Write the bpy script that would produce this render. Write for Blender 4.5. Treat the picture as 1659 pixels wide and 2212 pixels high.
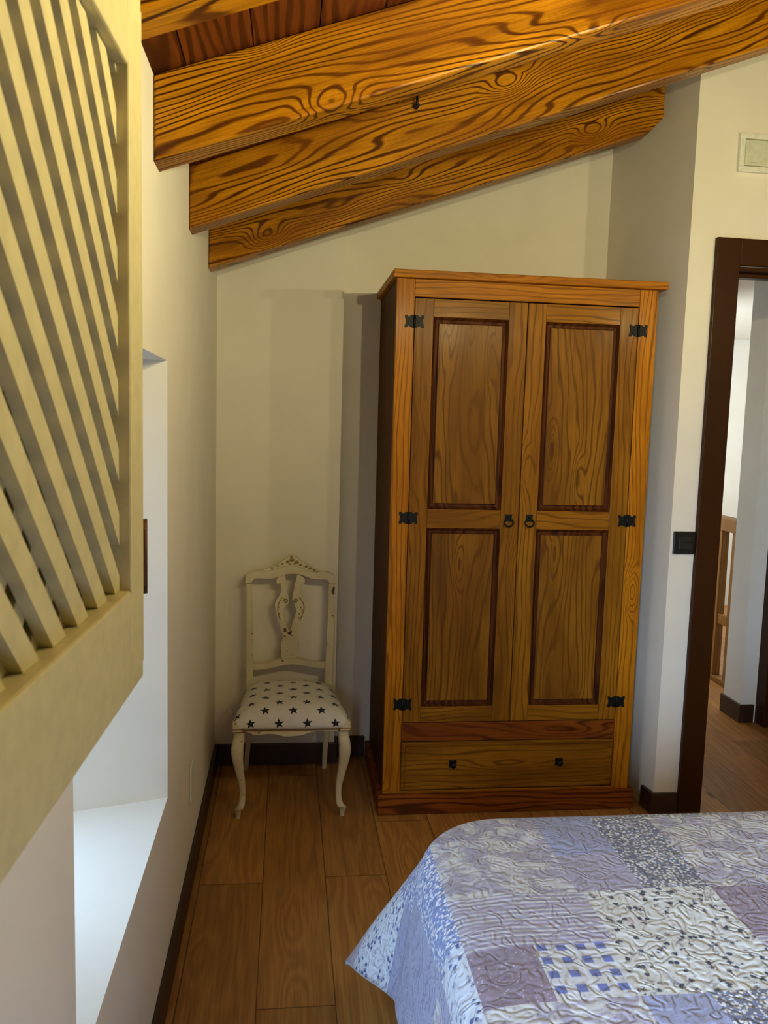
import bpy, bmesh, math, random
from mathutils import Vector, Matrix, noise as mnoise
random.seed(7)
SC = bpy.context.scene
for o in list(bpy.data.objects): bpy.data.objects.remove(o)
COL = SC.collection
PI = math.pi

# ------------------------------------------------------------------ camera
cam_d = bpy.data.cameras.new('camera'); cam = bpy.data.objects.new('camera', cam_d); COL.objects.link(cam)
cr = Vector((0.9929864917835484, -0.11490659264841421, 0.027826284360878202))
cu = Vector((-0.015018922593050632, 0.11085554226416526, 0.993723040244847))
cw = Vector((0.11727002643278038, 0.9871714763480808, -0.10835228278723862))
M = Matrix(((cr.x, cu.x, -cw.x, 0), (cr.y, cu.y, -cw.y, 0), (cr.z, cu.z, -cw.z, 1.40), (0, 0, 0, 1)))
cam.matrix_world = M
cam_d.sensor_fit = 'HORIZONTAL'; cam_d.sensor_width = 36.0
cam_d.lens = 1780.38 / 1659 * 36.0
cam_d.clip_start = 0.02
cam_d.dof.use_dof = True; cam_d.dof.focus_distance = 2.7; cam_d.dof.aperture_fstop = 16
SC.camera = cam

# ------------------------------------------------------------------ world, exposure
world = bpy.data.worlds.new('world'); SC.world = world; world.use_nodes = True
bg = world.node_tree.nodes['Background']; bg.inputs[0].default_value = (0.55, 0.75, 1.0, 1); bg.inputs[1].default_value = 1.0
SC.view_settings.view_transform = 'Standard'; SC.view_settings.look = 'None'
SC.view_settings.gamma = 1.0; SC.view_settings.exposure = 0.4; SC.view_settings.use_curve_mapping = False

def area(name, loc, aim, sx, sy, power, col):
    d = bpy.data.lights.new(name, 'AREA'); d.shape = 'RECTANGLE'; d.size = sx; d.size_y = sy; d.energy = power; d.color = col
    o = bpy.data.objects.new(name, d); COL.objects.link(o); o.location = loc
    o.rotation_euler = (Vector(aim) - Vector(loc)).to_track_quat('-Z', 'Y').to_euler(); return o
# daylight outside the window, then added fills for the bed and the hall
area('window_daylight', (-1.35, 1.3, 1.95), (-0.35, 1.45, 1.25), 2.6, 1.6, 88, (0.46, 0.68, 1.0))
nw = area('added_bed_fill', (-.575, -.60, 1.02), (1.0, 1.35, .10), .66, .95, 38, (0.52, 0.70, 1.0)); nw.data.spread = math.radians(75)  # added bluish fill inside the second opening, aimed over the bed
area('hall_daylight_fill', (1.60, 5.1, 1.5), (3.3, 6.0, 1.25), 1.2, 1.2, 46, (0.94, 0.98, 1.0))  # unseen panel near the hall's left wall, placed to brighten pier and end wall
WARM = (1.0, 0.88, 0.46)
LAMPS = [((1.77, 1.30, 1.96), 14), ((1.17, 0.93, 1.95), 11), ((0.90, 0.93, 1.95), 25), ((0.60, 1.00, 1.965), 21)]

# ------------------------------------------------------------------ node helpers
class NT:
    def __init__(s, name):
        s.m = bpy.data.materials.new(name); s.m.use_nodes = True; s.t = s.m.node_tree
        s.b = s.t.nodes['Principled BSDF']
    def n(s, typ, **kw):
        nd = s.t.nodes.new(typ)
        for k, v in kw.items():
            if hasattr(nd, k): setattr(nd, k, v)
        return nd
    def put(s, sock, v):
        if isinstance(v, bpy.types.NodeSocket): s.t.links.new(v, sock)
        else: sock.default_value = v
    def math(s, op, a, b=None, c=None, clamp=False):
        nd = s.n('ShaderNodeMath', operation=op, use_clamp=clamp); s.put(nd.inputs[0], a)
        if b is not None: s.put(nd.inputs[1], b)
        if c is not None: s.put(nd.inputs[2], c)
        return nd.outputs[0]
    def mix(s, f, a, b, mode='MIX'):
        nd = s.n('ShaderNodeMix', data_type='RGBA', blend_type=mode)
        s.put(nd.inputs[0], f); s.put(nd.inputs[6], a); s.put(nd.inputs[7], b); return nd.outputs[2]
    def noise(s, vec, scale=5, detail=2, rough=.5, dist=0.0, out=0):
        nd = s.n('ShaderNodeTexNoise'); s.put(nd.inputs['Vector'], vec); nd.inputs['Scale'].default_value = scale
        nd.inputs['Detail'].default_value = detail; nd.inputs['Roughness'].default_value = rough; nd.inputs['Distortion'].default_value = dist
        return nd.outputs[out]
    def vor(s, vec, scale=5, feature='F1', out='Distance', rnd=1.0):
        nd = s.n('ShaderNodeTexVoronoi', feature=feature); s.put(nd.inputs['Vector'], vec); nd.inputs['Scale'].default_value = scale
        nd.inputs['Randomness'].default_value = rnd
        return nd.outputs[out]
    def ss(s, v, a, b, lo=0., hi=1.):
        nd = s.n('ShaderNodeMapRange', interpolation_type='SMOOTHSTEP'); s.put(nd.inputs[0], v)
        for i, x in zip((1, 2, 3, 4), (a, b, lo, hi)): nd.inputs[i].default_value = x
        return nd.outputs[0]
    def obj(s): return s.n('ShaderNodeTexCoord').outputs['Object']
    def rnd(s): return s.n('ShaderNodeObjectInfo').outputs['Random']
    def sep(s, v):
        nd = s.n('ShaderNodeSeparateXYZ'); s.put(nd.inputs[0], v); return nd.outputs
    def comb(s, x, y, z):
        nd = s.n('ShaderNodeCombineXYZ')
        for i, v in enumerate((x, y, z)): s.put(nd.inputs[i], v)
        return nd.outputs[0]
    def bump(s, h, strength=.3, dist=.002, normal=None):
        nd = s.n('ShaderNodeBump'); nd.inputs['Strength'].default_value = strength; nd.inputs['Distance'].default_value = dist
        s.put(nd.inputs['Height'], h)
        if normal: s.put(nd.inputs['Normal'], normal)
        s.t.links.new(nd.outputs[0], s.b.inputs['Normal']); return nd.outputs[0]
    def set(s, **kw):
        for k, v in kw.items(): s.put(s.b.inputs[k.replace('_', ' ')], v)
        return s.m
def C3(r, g, b):
    f = lambda c: (c/255/12.92) if c/255 <= .04045 else ((c/255+.055)/1.055)**2.4
    return (f(r), f(g), f(b), 1)

def wood(name, axis, dark, mid, light, ring=60., warp=9., knots=1.0, kscale=(1.6, 7.0), rough=.35, tone=.35, coat=0.0, fibre=.35, bump=.25, contrast=(.15, .85), seed=0.0, knotcol=None, stain=.35):
    t = NT(name); x, y, z = t.sep(t.obj()); r = t.math('MULTIPLY_ADD', t.rnd(), 7.31, seed)
    g, a, b = {'X': (x, z, y), 'Y': (y, x, z), 'Z': (z, x, y)}[axis]
    g = t.math('ADD', g, t.math('MULTIPLY', r, 3.7)); a = t.math('ADD', a, r)
    # knots
    kv = t.comb(t.math('MULTIPLY', g, kscale[0]), t.math('MULTIPLY', a, kscale[1]), t.math('MULTIPLY', b, kscale[1]*.35))
    kd = t.vor(kv, 1.0); kn = t.ss(kd, 0.0, .42, 1.0, 0.0); kn = t.math('POWER', kn, 1.6)
    lowv = t.comb(t.math('MULTIPLY', g, .9), t.math('MULTIPLY', a, 5.0), t.math('MULTIPLY', b, 5.0))
    n1 = t.noise(lowv, 1.0, 2.0, .5)
    mv = t.comb(t.math('MULTIPLY', g, 5.0), t.math('MULTIPLY', a, 30.0), t.math('MULTIPLY', b, 30.0))
    n2 = t.noise(mv, 1.0, 2.0, .5)
    ph = t.math('MULTIPLY', t.math('ADD', a, t.math('MULTIPLY', b, .6)), ring)
    ph = t.math('ADD', ph, t.math('MULTIPLY', n1, warp*2))
    ph = t.math('ADD', ph, t.math('MULTIPLY', kn, 4.5*knots))
    ph = t.math('ADD', ph, t.math('MULTIPLY', n2, 1.0))
    s = t.math('MULTIPLY_ADD', t.math('SINE', t.math('MULTIPLY', ph, 2*PI)), .5, .5)
    s = t.math('POWER', s, 1.3)
    fv = t.comb(t.math('MULTIPLY', g, 9.0), t.math('MULTIPLY', a, 260.0), t.math('MULTIPLY', b, 260.0))
    fb = t.noise(fv, 1.0, 3.0, .6)
    blot = t.noise(t.comb(t.math('MULTIPLY', g, 2.2), t.math('MULTIPLY', a, 9.0), t.math('MULTIPLY', b, 9.)), 1.0, 2.0, .5)
    c = t.mix(t.ss(s, contrast[0], contrast[1]), light, dark)
    c = t.mix(t.math('MULTIPLY', t.ss(blot, .3, .72), .8), c, mid)
    bl2 = t.noise(t.comb(t.math('MULTIPLY', g, 1.6), t.math('MULTIPLY', a, 14.0), t.math('MULTIPLY', b, 14.)), 1.0, 3.0, .6)
    c = t.mix(t.math('MULTIPLY', t.ss(bl2, .48, .72), stain), c, dark)
    c = t.mix(t.math('MULTIPLY', t.ss(fb, .35, .75), fibre), c, dark)
    kc = knotcol or (dark[0]*.35, dark[1]*.3, dark[2]*.3, 1)
    c = t.mix(t.math('MULTIPLY', t.ss(kd, .035, .13, 1.0, 0.0), .85*min(1, knots)), c, kc)
    hsv = t.n('ShaderNodeHueSaturation'); t.put(hsv.inputs['Color'], c)
    t.put(hsv.inputs['Value'], t.math('MULTIPLY_ADD', t.rnd(), tone, 1.0 - tone/2))
    t.bump(t.math('ADD', t.math('MULTIPLY', fb, .6), t.math('MULTIPLY', s, .4)), bump, .0015)
    return t.set(Base_Color=hsv.outputs[0], Roughness=rough, Coat_Weight=coat, Coat_Roughness=.2, Specular_IOR_Level=.12)

def plaster(name, col, rough=.85):
    t = NT(name); v = t.obj()
    n = t.noise(v, 120, 3, .6); n2 = t.noise(v, 6, 2, .5)
    c = t.mix(t.ss(n2, .3, .7), col, tuple(x*.96 for x in col[:3])+(1,))
    t.bump(t.math('ADD', n, t.math('MULTIPLY', n2, .6)), .12, .002)
    return t.set(Base_Color=c, Roughness=rough, Specular_IOR_Level=.25)
def flat(name, col, rough=.5, metal=0., b=0., bs=60):
    t = NT(name)
    n = t.noise(t.obj(), bs, 2, .5)
    c = t.mix(t.ss(n, .3, .75), col, tuple(x*.88 for x in col[:3])+(1,))
    if b: t.bump(n, b, .001)
    return t.set(Base_Color=c, Roughness=rough, Metallic=metal)

# ------------------------------------------------------------------ mesh helpers
def quad_box(bm, x0, x1, y0, y1, z0, z1, mi=0, bev=0.0):
    vs = [bm.verts.new((x, y, z)) for x in (x0, x1) for y in (y0, y1) for z in (z0, z1)]
    fs = []
    for idx in ((0, 1, 3, 2), (4, 6, 7, 5), (0, 4, 5, 1), (2, 3, 7, 6), (0, 2, 6, 4), (1, 5, 7, 3)):
        f = bm.faces.new([vs[i] for i in idx]); f.material_index = mi; fs.append(f)
    if bev > 0:
        es = list({e for f in fs for e in f.edges})
        r = bmesh.ops.bevel(bm, geom=es, offset=bev, segments=2, affect='EDGES', profile=.5)
        for f in r['faces']: f.material_index = mi
    return fs
def link(name, bm, mats, parent=None, smooth=False, loc=None, weld=False):
    bmesh.ops.recalc_face_normals(bm, faces=bm.faces[:])
    me = bpy.data.meshes.new(name); bm.to_mesh(me); bm.free()
    if not isinstance(mats, (list, tuple)): mats = [mats]
    for m in mats: me.materials.append(m)
    if smooth:
        for p in me.polygons: p.use_smooth = True
    o = bpy.data.objects.new(name, me); COL.objects.link(o)
    if parent: o.parent = parent
    if loc: o.location = loc
    return o
def box(name, dims, mat, parent=None, bev=0.002, **k):
    bm = bmesh.new(); quad_box(bm, *dims, bev=bev); return link(name, bm, mat, parent, **k)
def prism(bm, pts, depth, mi=0, axis='Y', off=0.0, bev=0.0):
    """pts: outline (a,b); extruded over `depth` along axis"""
    def P(a, b, d):
        return {'Y': (a, d, b), 'X': (d, a, b), 'Z': (a, b, d)}[axis]
    n = len(pts)
    lo = [bm.verts.new(P(a, b, off)) for a, b in pts]; hi = [bm.verts.new(P(a, b, off+depth)) for a, b in pts]
    fs = [bm.faces.new(lo), bm.faces.new(hi[::-1])]
    for i in range(n): fs.append(bm.faces.new((lo[i], hi[i], hi[(i+1) % n], lo[(i+1) % n])))
    for f in fs: f.material_index = mi
    if bev:
        es = list(fs[0].edges)+list(fs[1].edges)
        r = bmesh.ops.bevel(bm, geom=es, offset=bev, segments=2, affect='EDGES', profile=.5)
        for f in r['faces']: f.material_index = mi
    return fs
def tube(bm, pts, rad, seg=12, mi=0, closed=False, squash=1.0):
    rings = []
    n = len(pts); pts = [Vector(p) for p in pts]
    if not hasattr(rad, '__len__'): rad = [rad]*n
    up = None
    for i, p in enumerate(pts):
        if closed: d = pts[(i+1) % n]-pts[i-1]
        else: d = pts[min(i+1, n-1)]-pts[max(i-1, 0)]
        d.normalize()
        if up is None:
            up = Vector((0, 1, 0)) if abs(d.y) < .9 else Vector((1, 0, 0))
        a = d.cross(up).normalized(); b = a.cross(d).normalized(); up = b
        rings.append([bm.verts.new(p+(a*math.cos(2*PI*k/seg)+b*math.sin(2*PI*k/seg)*squash)*rad[i]) for k in range(seg)])
    m = n if closed else n-1
    for i in range(m):
        A, B = rings[i], rings[(i+1) % n]
        for k in range(seg):
            f = bm.faces.new((A[k], A[(k+1) % seg], B[(k+1) % seg], B[k])); f.material_index = mi; f.smooth = True
    if not closed:
        for rr in (rings[0], rings[-1]):
            f = bm.faces.new(rr); f.material_index = mi
def spline(pts, n=8):
    """Catmull-Rom through points (any dimension)"""
    P = [tuple(p) for p in pts]; P = [P[0]]+P+[P[-1]]; out = []
    for i in range(1, len(P)-2):
        for k in range(n):
            t = k/n
            out.append(tuple(.5*(2*b+(c-a)*t+(2*a-5*b+4*c-d)*t*t+(3*b-a-3*c+d)*t**3) for a, b, c, d in zip(P[i-1], P[i], P[i+1], P[i+2])))
    out.append(P[-2]); return out
def tag(o, label=None, cat=None, group=None, kind=None):
    if label: o['label'] = label
    if cat: o['category'] = cat
    if group: o['group'] = group
    if kind: o['kind'] = kind
    return o
def struct(o, label=None, cat=None):
    o['kind'] = 'structure'; return tag(o, label, cat)
def empty(name, loc, label, cat, group=None):
    e = bpy.data.objects.new(name, None); COL.objects.link(e); e.location = loc; e.empty_display_size = .1
    return tag(e, label, cat, group)

# ------------------------------------------------------------------ materials
m_wall = plaster('wall_plaster', C3(226, 219, 204))
m_hall = plaster('hall_plaster', C3(222, 220, 212))
BD, BMI, BL = C3(56, 22, 1), C3(130, 74, 4), C3(190, 126, 12)
m_beam = wood('beam_pine', 'X', BD, BMI, BL, ring=56, warp=9.5, knots=1.5, kscale=(3.3, 6.5), rough=.4, tone=.15, coat=.15, fibre=.5, bump=.3, contrast=(.45, 1.0), stain=.55)
m_board = wood('ceiling_board', 'Y', C3(52, 22, 8), C3(92, 42, 14), C3(112, 56, 18), ring=34, warp=3.5, knots=.6, kscale=(2, 6), rough=.45, tone=.1, coat=.1)
WD, WM, WL = C3(84, 42, 4), C3(152, 90, 8), C3(194, 124, 18)
m_wz = wood('wardrobe_pine_upright', 'Z', WD, WM, WL, contrast=(.55, 1.25), stain=.4, ring=52, warp=4.0, knots=1.3, kscale=(2.6, 9), rough=.5, tone=.22, coat=.06)
m_wx = wood('wardrobe_pine_level', 'X', WD, WM, WL, contrast=(.55, 1.25), stain=.4, ring=52, warp=4.0, knots=.6, kscale=(1.6, 9), rough=.5, tone=.2, coat=.06)
m_wp = wood('wardrobe_panel_pine', 'Z', C3(78, 44, 6), C3(108, 66, 10), C3(144, 96, 20), contrast=(.5, 1.2), stain=.5, ring=34, warp=6.0, knots=.7, kscale=(2.4, 11), rough=.5, tone=.12, coat=.06, fibre=.4)
DD, DM, DL = C3(74, 40, 5), C3(120, 74, 9), C3(156, 102, 18)
m_dz = wood('wardrobe_door_pine_upright', 'Z', DD, DM, DL, contrast=(.55, 1.25), stain=.45, ring=46, warp=4.5, knots=.8, kscale=(1.9, 8), rough=.5, tone=.22, coat=.06)
m_dx = wood('wardrobe_door_pine_level', 'X', DD, DM, DL, contrast=(.55, 1.25), stain=.45, ring=46, warp=4.5, knots=.6, kscale=(1.6, 9), rough=.5, tone=.22, coat=.06)
m_wred = wood('wardrobe_plinth_pine', 'X', C3(66, 28, 6), C3(112, 54, 12), C3(140, 74, 16), contrast=(.45, 1.1), stain=.4, ring=40, warp=6, knots=.5, kscale=(1.6, 9), rough=.5, tone=.1, coat=.06)
m_wshade = wood('wardrobe_side_shade_pine', 'Z', C3(44, 20, 3), C3(72, 36, 6), C3(90, 50, 10), contrast=(.5, 1.2), stain=.4, ring=46, warp=4, knots=.5, rough=.6, tone=.1, coat=0)  # side turned from the lamps: its shade is put into the wood colour
m_wmould = wood('wardrobe_moulding', 'Z', C3(50, 22, 5), C3(78, 38, 10), C3(92, 48, 14), ring=30, warp=3, knots=0, rough=.55, tone=.1, coat=0)
m_casing = wood('door_casing_wood', 'Z', C3(34, 14, 2), C3(50, 24, 4), C3(58, 30, 6), ring=60, warp=4, knots=.0, rough=.45, tone=.1, coat=.05, fibre=.2, bump=.05, contrast=(.6, 2.2), stain=.1)
m_base = flat('dark_baseboard', C3(52, 30, 18), .45)
m_rail = wood('banister_oak', 'Z', C3(88, 58, 24), C3(118, 80, 36), C3(134, 94, 46), contrast=(.5, 1.5), ring=50, warp=3, knots=0, rough=.5, tone=.08)
m_iron = flat('black_iron', C3(18, 20, 20), .5, .6, .6, 400)
m_cream = flat('cream_paint', C3(196, 184, 136), .5, 0, .15, 40)
m_dark = flat('dark_backing', C3(14, 10, 6), .95)
m_brass = flat('aged_brass', C3(86, 48, 22), .45, .6, .3, 200)
m_white = flat('white_plastic', C3(226, 226, 214), .4)
m_black = flat('black_plastic', C3(22, 22, 20), .35)
m_grey = flat('grey_print', C3(150, 150, 130), .6)

def floor_mat():
    t = NT('oak_laminate'); x, y, z = t.sep(t.obj())
    W = .19; col = t.math('FLOOR', t.math('DIVIDE', t.math('ADD', x, .055), W))
    wn = t.n('ShaderNodeTexWhiteNoise', noise_dimensions='1D'); t.put(wn.inputs['W'], col)
    off = t.math('MULTIPLY', wn.outputs['Value'], 1.3)
    row = t.math('FLOOR', t.math('DIVIDE', t.math('ADD', y, off), 1.3))
    wn2 = t.n('ShaderNodeTexWhiteNoise', noise_dimensions='2D'); t.put(wn2.inputs['Vector'], t.comb(col, row, 0.))
    r = wn2.outputs['Value']
    fx = t.math('FRACT', t.math('DIVIDE', t.math('ADD', x, .055), W)); fy = t.math('FRACT', t.math('DIVIDE', t.math('ADD', y, off), 1.3))
    ex = t.math('MINIMUM', fx, t.math('SUBTRACT', 1., fx)); ey = t.math('MINIMUM', fy, t.math('SUBTRACT', 1., fy))
    gap = t.math('MINIMUM', t.math('MULTIPLY', ex, W), t.math('MULTIPLY', ey, 1.3))
    g = t.math('ADD', y, t.math('MULTIPLY', r, 11.)); a = t.math('ADD', x, t.math('MULTIPLY', r, 5.))
    n1 = t.noise(t.comb(t.math('MULTIPLY', g, .9), t.math('MULTIPLY', a, 7.), r), 1, 3, .5)
    ph = t.math('MULTIPLY_ADD', n1, 9., t.math('MULTIPLY', a, 14.))
    kd = t.vor(t.comb(t.math('MULTIPLY', g, 1.7), t.math('MULTIPLY', a, 6.), 0.), 1.)
    kn = t.ss(kd, 0., .35, 1., 0.); ph = t.math('ADD', ph, t.math('MULTIPLY', kn, 3.))
    s = t.math('MULTIPLY_ADD', t.math('SINE', t.math('MULTIPLY', ph, 2*PI)), .5, .5)
    fb = t.noise(t.comb(t.math('MULTIPLY', g, 6.), t.math('MULTIPLY', a, 160.), 0.), 1, 3, .6)
    s = t.math('MULTIPLY', s, .7); c = t.mix(s, C3(156, 108, 52), C3(184, 132, 68))
    c = t.mix(t.math('MULTIPLY', t.ss(fb, .35, .75), .45), c, C3(104, 68, 32))
    c = t.mix(t.ss(kd, .02, .1, .85, 0.), c, C3(40, 24, 12))
    h = t.n('ShaderNodeHueSaturation'); t.put(h.inputs['Color'], c); t.put(h.inputs['Value'], t.math('MULTIPLY_ADD', r, .4, .8))
    c = t.mix(t.ss(gap, .0006, .0022, .75, 0.), h.outputs[0], C3(40, 24, 12))
    t.bump(t.math('ADD', t.math('MULTIPLY', fb, .3), t.ss(gap, .0, .003)), .3, .001)
    return t.set(Base_Color=c, Roughness=.42, Specular_IOR_Level=.4)
m_floor = floor_mat()

# ------------------------------------------------------------------ room shell
XL, YB1, YB2, XS = -.275, 3.262, 3.327, .208
XR, YN, YH = 3.4, -2.0, 6.2
def ceil_z(x): return 2.072 + .36*(x-XL)
box('floor', (XL-.4, 4.2, YN-.2, YH+.2, -.05, 0.), m_floor, bev=0)
struct(bpy.data.objects['floor'])
# left wall with the deep splayed window opening
bm = bmesh.new()
y0, y1, z0, z1 = 1.083, 1.947, .485, 1.526; XO = -.62
o0, o1 = 1.17, 1.845
w0, w1 = -1.05, -.15  # opening added behind the viewpoint to go with the bluish fill
ys = [YN, w0, w1, y0, y1, YB1+.15]; zs = [0, z0, z1, 2.35]
def q(bm, *p, mi=0):
    f = bm.faces.new([bm.verts.new(v) for v in p]); f.material_index = mi; return f
for i in range(5):
    for j in range(3):
        if i in (1, 3) and j == 1: continue
        q(bm, (XL, ys[i], zs[j]), (XL, ys[i+1], zs[j]), (XL, ys[i+1], zs[j+1]), (XL, ys[i], zs[j+1]))
        ya = [YN, w0+.09, w1-.09, o0, o1, YB1+.15]
        q(bm, (XO, ya[i], zs[j]), (XO, ya[i], zs[j+1]), (XO, ya[i+1], zs[j+1]), (XO, ya[i+1], zs[j]))
for ya_, yb_, oa, ob in ((y0, y1, o0, o1), (w0, w1, w0+.09, w1-.09)):
    q(bm, (XL, ya_, z0), (XL, ya_, z1), (XO, oa, z1), (XO, oa, z0))
    q(bm, (XL, yb_, z0), (XO, ob, z0), (XO, ob, z1), (XL, yb_, z1))
    q(bm, (XL, ya_, z0), (XO, oa, z0), (XO, ob, z0), (XL, yb_, z0))
    q(bm, (XL, ya_, z1), (XL, yb_, z1), (XO, ob, z1), (XO, oa, z1))
q(bm, (XL, YN, 2.35), (XL, YB1+.15, 2.35), (XO, YB1+.15, 2.35), (XO, YN, 2.35))
q(bm, (XL, YN, 0), (XO, YN, 0), (XO, YN, 2.35), (XL, YN, 2.35))
bmesh.ops.remove_doubles(bm, verts=bm.verts[:], dist=1e-4)
struct(link('wall_left', bm, m_wall))
# window in the outer face
t = NT('window_glass'); m_glass = t.m; t.t.nodes.remove(t.b)
tr = t.n('ShaderNodeBsdfTransparent'); gl = t.n('ShaderNodeBsdfGlossy'); gl.inputs['Roughness'].default_value = .02
mx = t.n('ShaderNodeMixShader'); mx.inputs[0].default_value = .05
t.t.links.new(tr.outputs[0], mx.inputs[1]); t.t.links.new(gl.outputs[0], mx.inputs[2])
t.t.links.new(mx.outputs[0], t.t.nodes['Material Output'].inputs['Surface'])
zo0, zo1 = .487, 1.524
for wn_, yo0, yo1 in (('window_1', o0+.002, o1-.002), ('added_window', w0+.092, w1-.092)):  # second one is unseen, added for the bluish light on the bed
    bm = bmesh.new(); ym = (yo0+yo1)/2
    for a in ((yo0, yo0+.05, zo0, zo1), (yo1-.05, yo1, zo0, zo1), (yo0+.05, yo1-.05, zo0, zo0+.05), (yo0+.05, yo1-.05, zo1-.05, zo1), (ym-.02, ym+.02, zo0+.05, zo1-.05)):
        quad_box(bm, -.675, -.622, *a, bev=.004)
    wf = struct(link(wn_, bm, m_casing))
    for a, b in ((yo0+.05, ym-.02), (ym+.02, yo1-.05)):
        bm = bmesh.new(); quad_box(bm, -.652, -.648, a, b, zo0+.05, zo1-.05); link('pane', bm, m_glass, wf)
# back wall: left part stands forward, right part set back
bm = bmesh.new()
pts = [(XL, YB1), (XS, YB1), (XS, YB2), (1.282, YB2), (1.282, YB2+.12), (XL, YB2+.12)]
prism(bm, pts, 3.0, axis='Z'); struct(link('wall_back', bm, m_wall))
# side wall of the niche and wall with the doorway
bm = bmesh.new()
prism(bm, [(1.282, YB2), (1.351, 2.755), (1.445, 2.755), (1.445, 2.875), (1.37, YB2+.12), (1.282, YB2+.12)], 3.2, axis='Z'); struct(link('wall_niche', bm, m_wall))
bm = bmesh.new()
quad_box(bm, 1.445, 2.36, 2.755, 2.875, 2.05, 3.4); quad_box(bm, 2.36, XR+.1, 2.755, 2.875, 0, 3.4)
bmesh.ops.remove_doubles(bm, verts=bm.verts[:], dist=1e-5); struct(link('wall_front', bm, m_wall))
struct(box('wall_right', (XR, XR+.1, YN, 2.755, 0, 3.6), m_wall, bev=0))
struct(box('wall_near', (XL, XR+.1, YN-.1, YN, 0, 3.6), m_wall, bev=0))
# hall beyond the doorway
struct(box('wall_hall', (2.2, 2.275, 3.64, 3.80, 0, 2.12), m_hall, bev=0))
struct(box('wall_hall_end', (1.2, 4.2, YH, YH+.1, 0, 2.6), m_hall, bev=0))
struct(box('wall_hall_left', (1.40, 1.445, YB2+.12, YH, 0, 2.6), m_hall, bev=0))
struct(box('wall_stair', (3.62, 3.7, 2.875, YH, -1.0, 2.6), m_hall, bev=0))
struct(box('wall_hall_right', (2.35, 3.62, 3.66, 3.78, 0, 2.12), m_hall, bev=0))
struct(box('ceiling_hall', (1.446, 3.7, 2.876, YH, 2.12, 2.2), m_hall, bev=0))

# sloping boarded ceiling
bm = bmesh.new()
x = -.344
sl = math.atan(.36)
while x < XR+.1:
    xa, xb = x+.0012, x+.1308
    za, zb = ceil_z(xa), ceil_z(xb)
    vs = [bm.verts.new(p) for p in ((xa, YN-.1, za), (xb, YN-.1, zb), (xb, YB2+.12, zb), (xa, YB2+.12, za))]
    f = bm.faces.new(vs); r = bmesh.ops.extrude_face_region(bm, geom=[f])
    for v in r['geom']:
        if isinstance(v, bmesh.types.BMVert): v.co.z += .04
    x += .132
quadz = .035
vs = [bm.verts.new(p) for p in ((-.7, YN-.1, ceil_z(-.7)+quadz), (XR+.1, YN-.1, ceil_z(XR+.1)+quadz), (XR+.1, YB2+.12, ceil_z(XR+.1)+quadz), (-.7, YB2+.12, ceil_z(-.7)+quadz))]
bm.faces.new(vs)
for e in bm.edges[:]:
    pass
struct(link('ceiling', bm, m_board))

# beams: local X along the slope
def beam(yf, yb, slope, xend, label, chamfer=False, h=.158, z0=1.906):
    a = math.atan(slope); L = (xend-XL)/math.cos(a); H = (h+.006)*math.cos(a)
    tn = math.tan(a)
    bm = bmesh.new()
    # outline in (along, up); ends cut plumb
    pts = [(0.001, 0), (L-(.055 if chamfer else 0), 0)]
    if chamfer: pts.append((L+tn*.035+.0, .035))
    pts += [(L+tn*H, H), (tn*H+.001, H)]
    prism(bm, pts, yb-yf, axis='Y', off=0, bev=.005)
    o = link('ceiling_beam', bm, m_beam, loc=(XL, yf, z0)); o.rotation_euler = (0, -a, 0)
    return tag(o, label, 'beam', 'ceiling beams')
beam(1.755, 1.837, .353, XR-.01, 'wooden ceiling beam nearer than the one with the hook, brightest lit')
beam(2.352, 2.432, .366, XR-.01, 'wooden ceiling beam with a small black hook, middle of three complete beams')
beam(2.905, 2.987, .354, 1.298, 'short wooden ceiling beam above the wardrobe, with a cut chamfered right end', chamfer=True, z0=1.90)
beam(1.190, 1.270, .36, XR-.01, 'wooden ceiling beam at the top left corner, mostly out of view')
for k, yy in enumerate((.49, -.11, -.71, -1.31)):
    beam(yy, yy+.08, .36, XR-.01, 'wooden ceiling beam behind the viewpoint')

# baseboards
def base(name, dims): return struct(box(name, dims, m_base, bev=.003))
base('baseboard_left', (XL+.0005, XL+.013, YN+.02, YB1-.0005, 0.001, .09))
bm = bmesh.new(); quad_box(bm, XL+.014, XS+.012, YB1-.013, YB1-.0005, .001, .09, bev=.003)
quad_box(bm, XS+.0005, XS+.0125, YB1, YB2-.013, .001, .09, bev=.003)
quad_box(bm, XS+.0005, .338, YB2-.013, YB2-.0005, .001, .09, bev=.003); struct(link('baseboard_back', bm, m_base))
bm = bmesh.new()
prism(bm, [(1.338, 2.742), (1.438, 2.742), (1.438, 2.754), (1.3505, 2.754), (1.342, 2.82), (1.33, 2.82)], .078, axis='Z', off=.001, bev=.002)
struct(link('baseboard_niche', bm, m_base))
bm = bmesh.new(); quad_box(bm, 2.187, 2.1995, 3.628, 3.81, .001, .09, bev=.003); quad_box(bm, 2.2, 2.262, 3.628, 3.6395, .001, .09, bev=.003)
struct(link('baseboard_hall', bm, m_base))
base('baseboard_right', (XR-.013, XR-.0005, YN+.02, 2.74, .001, .09))

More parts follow.
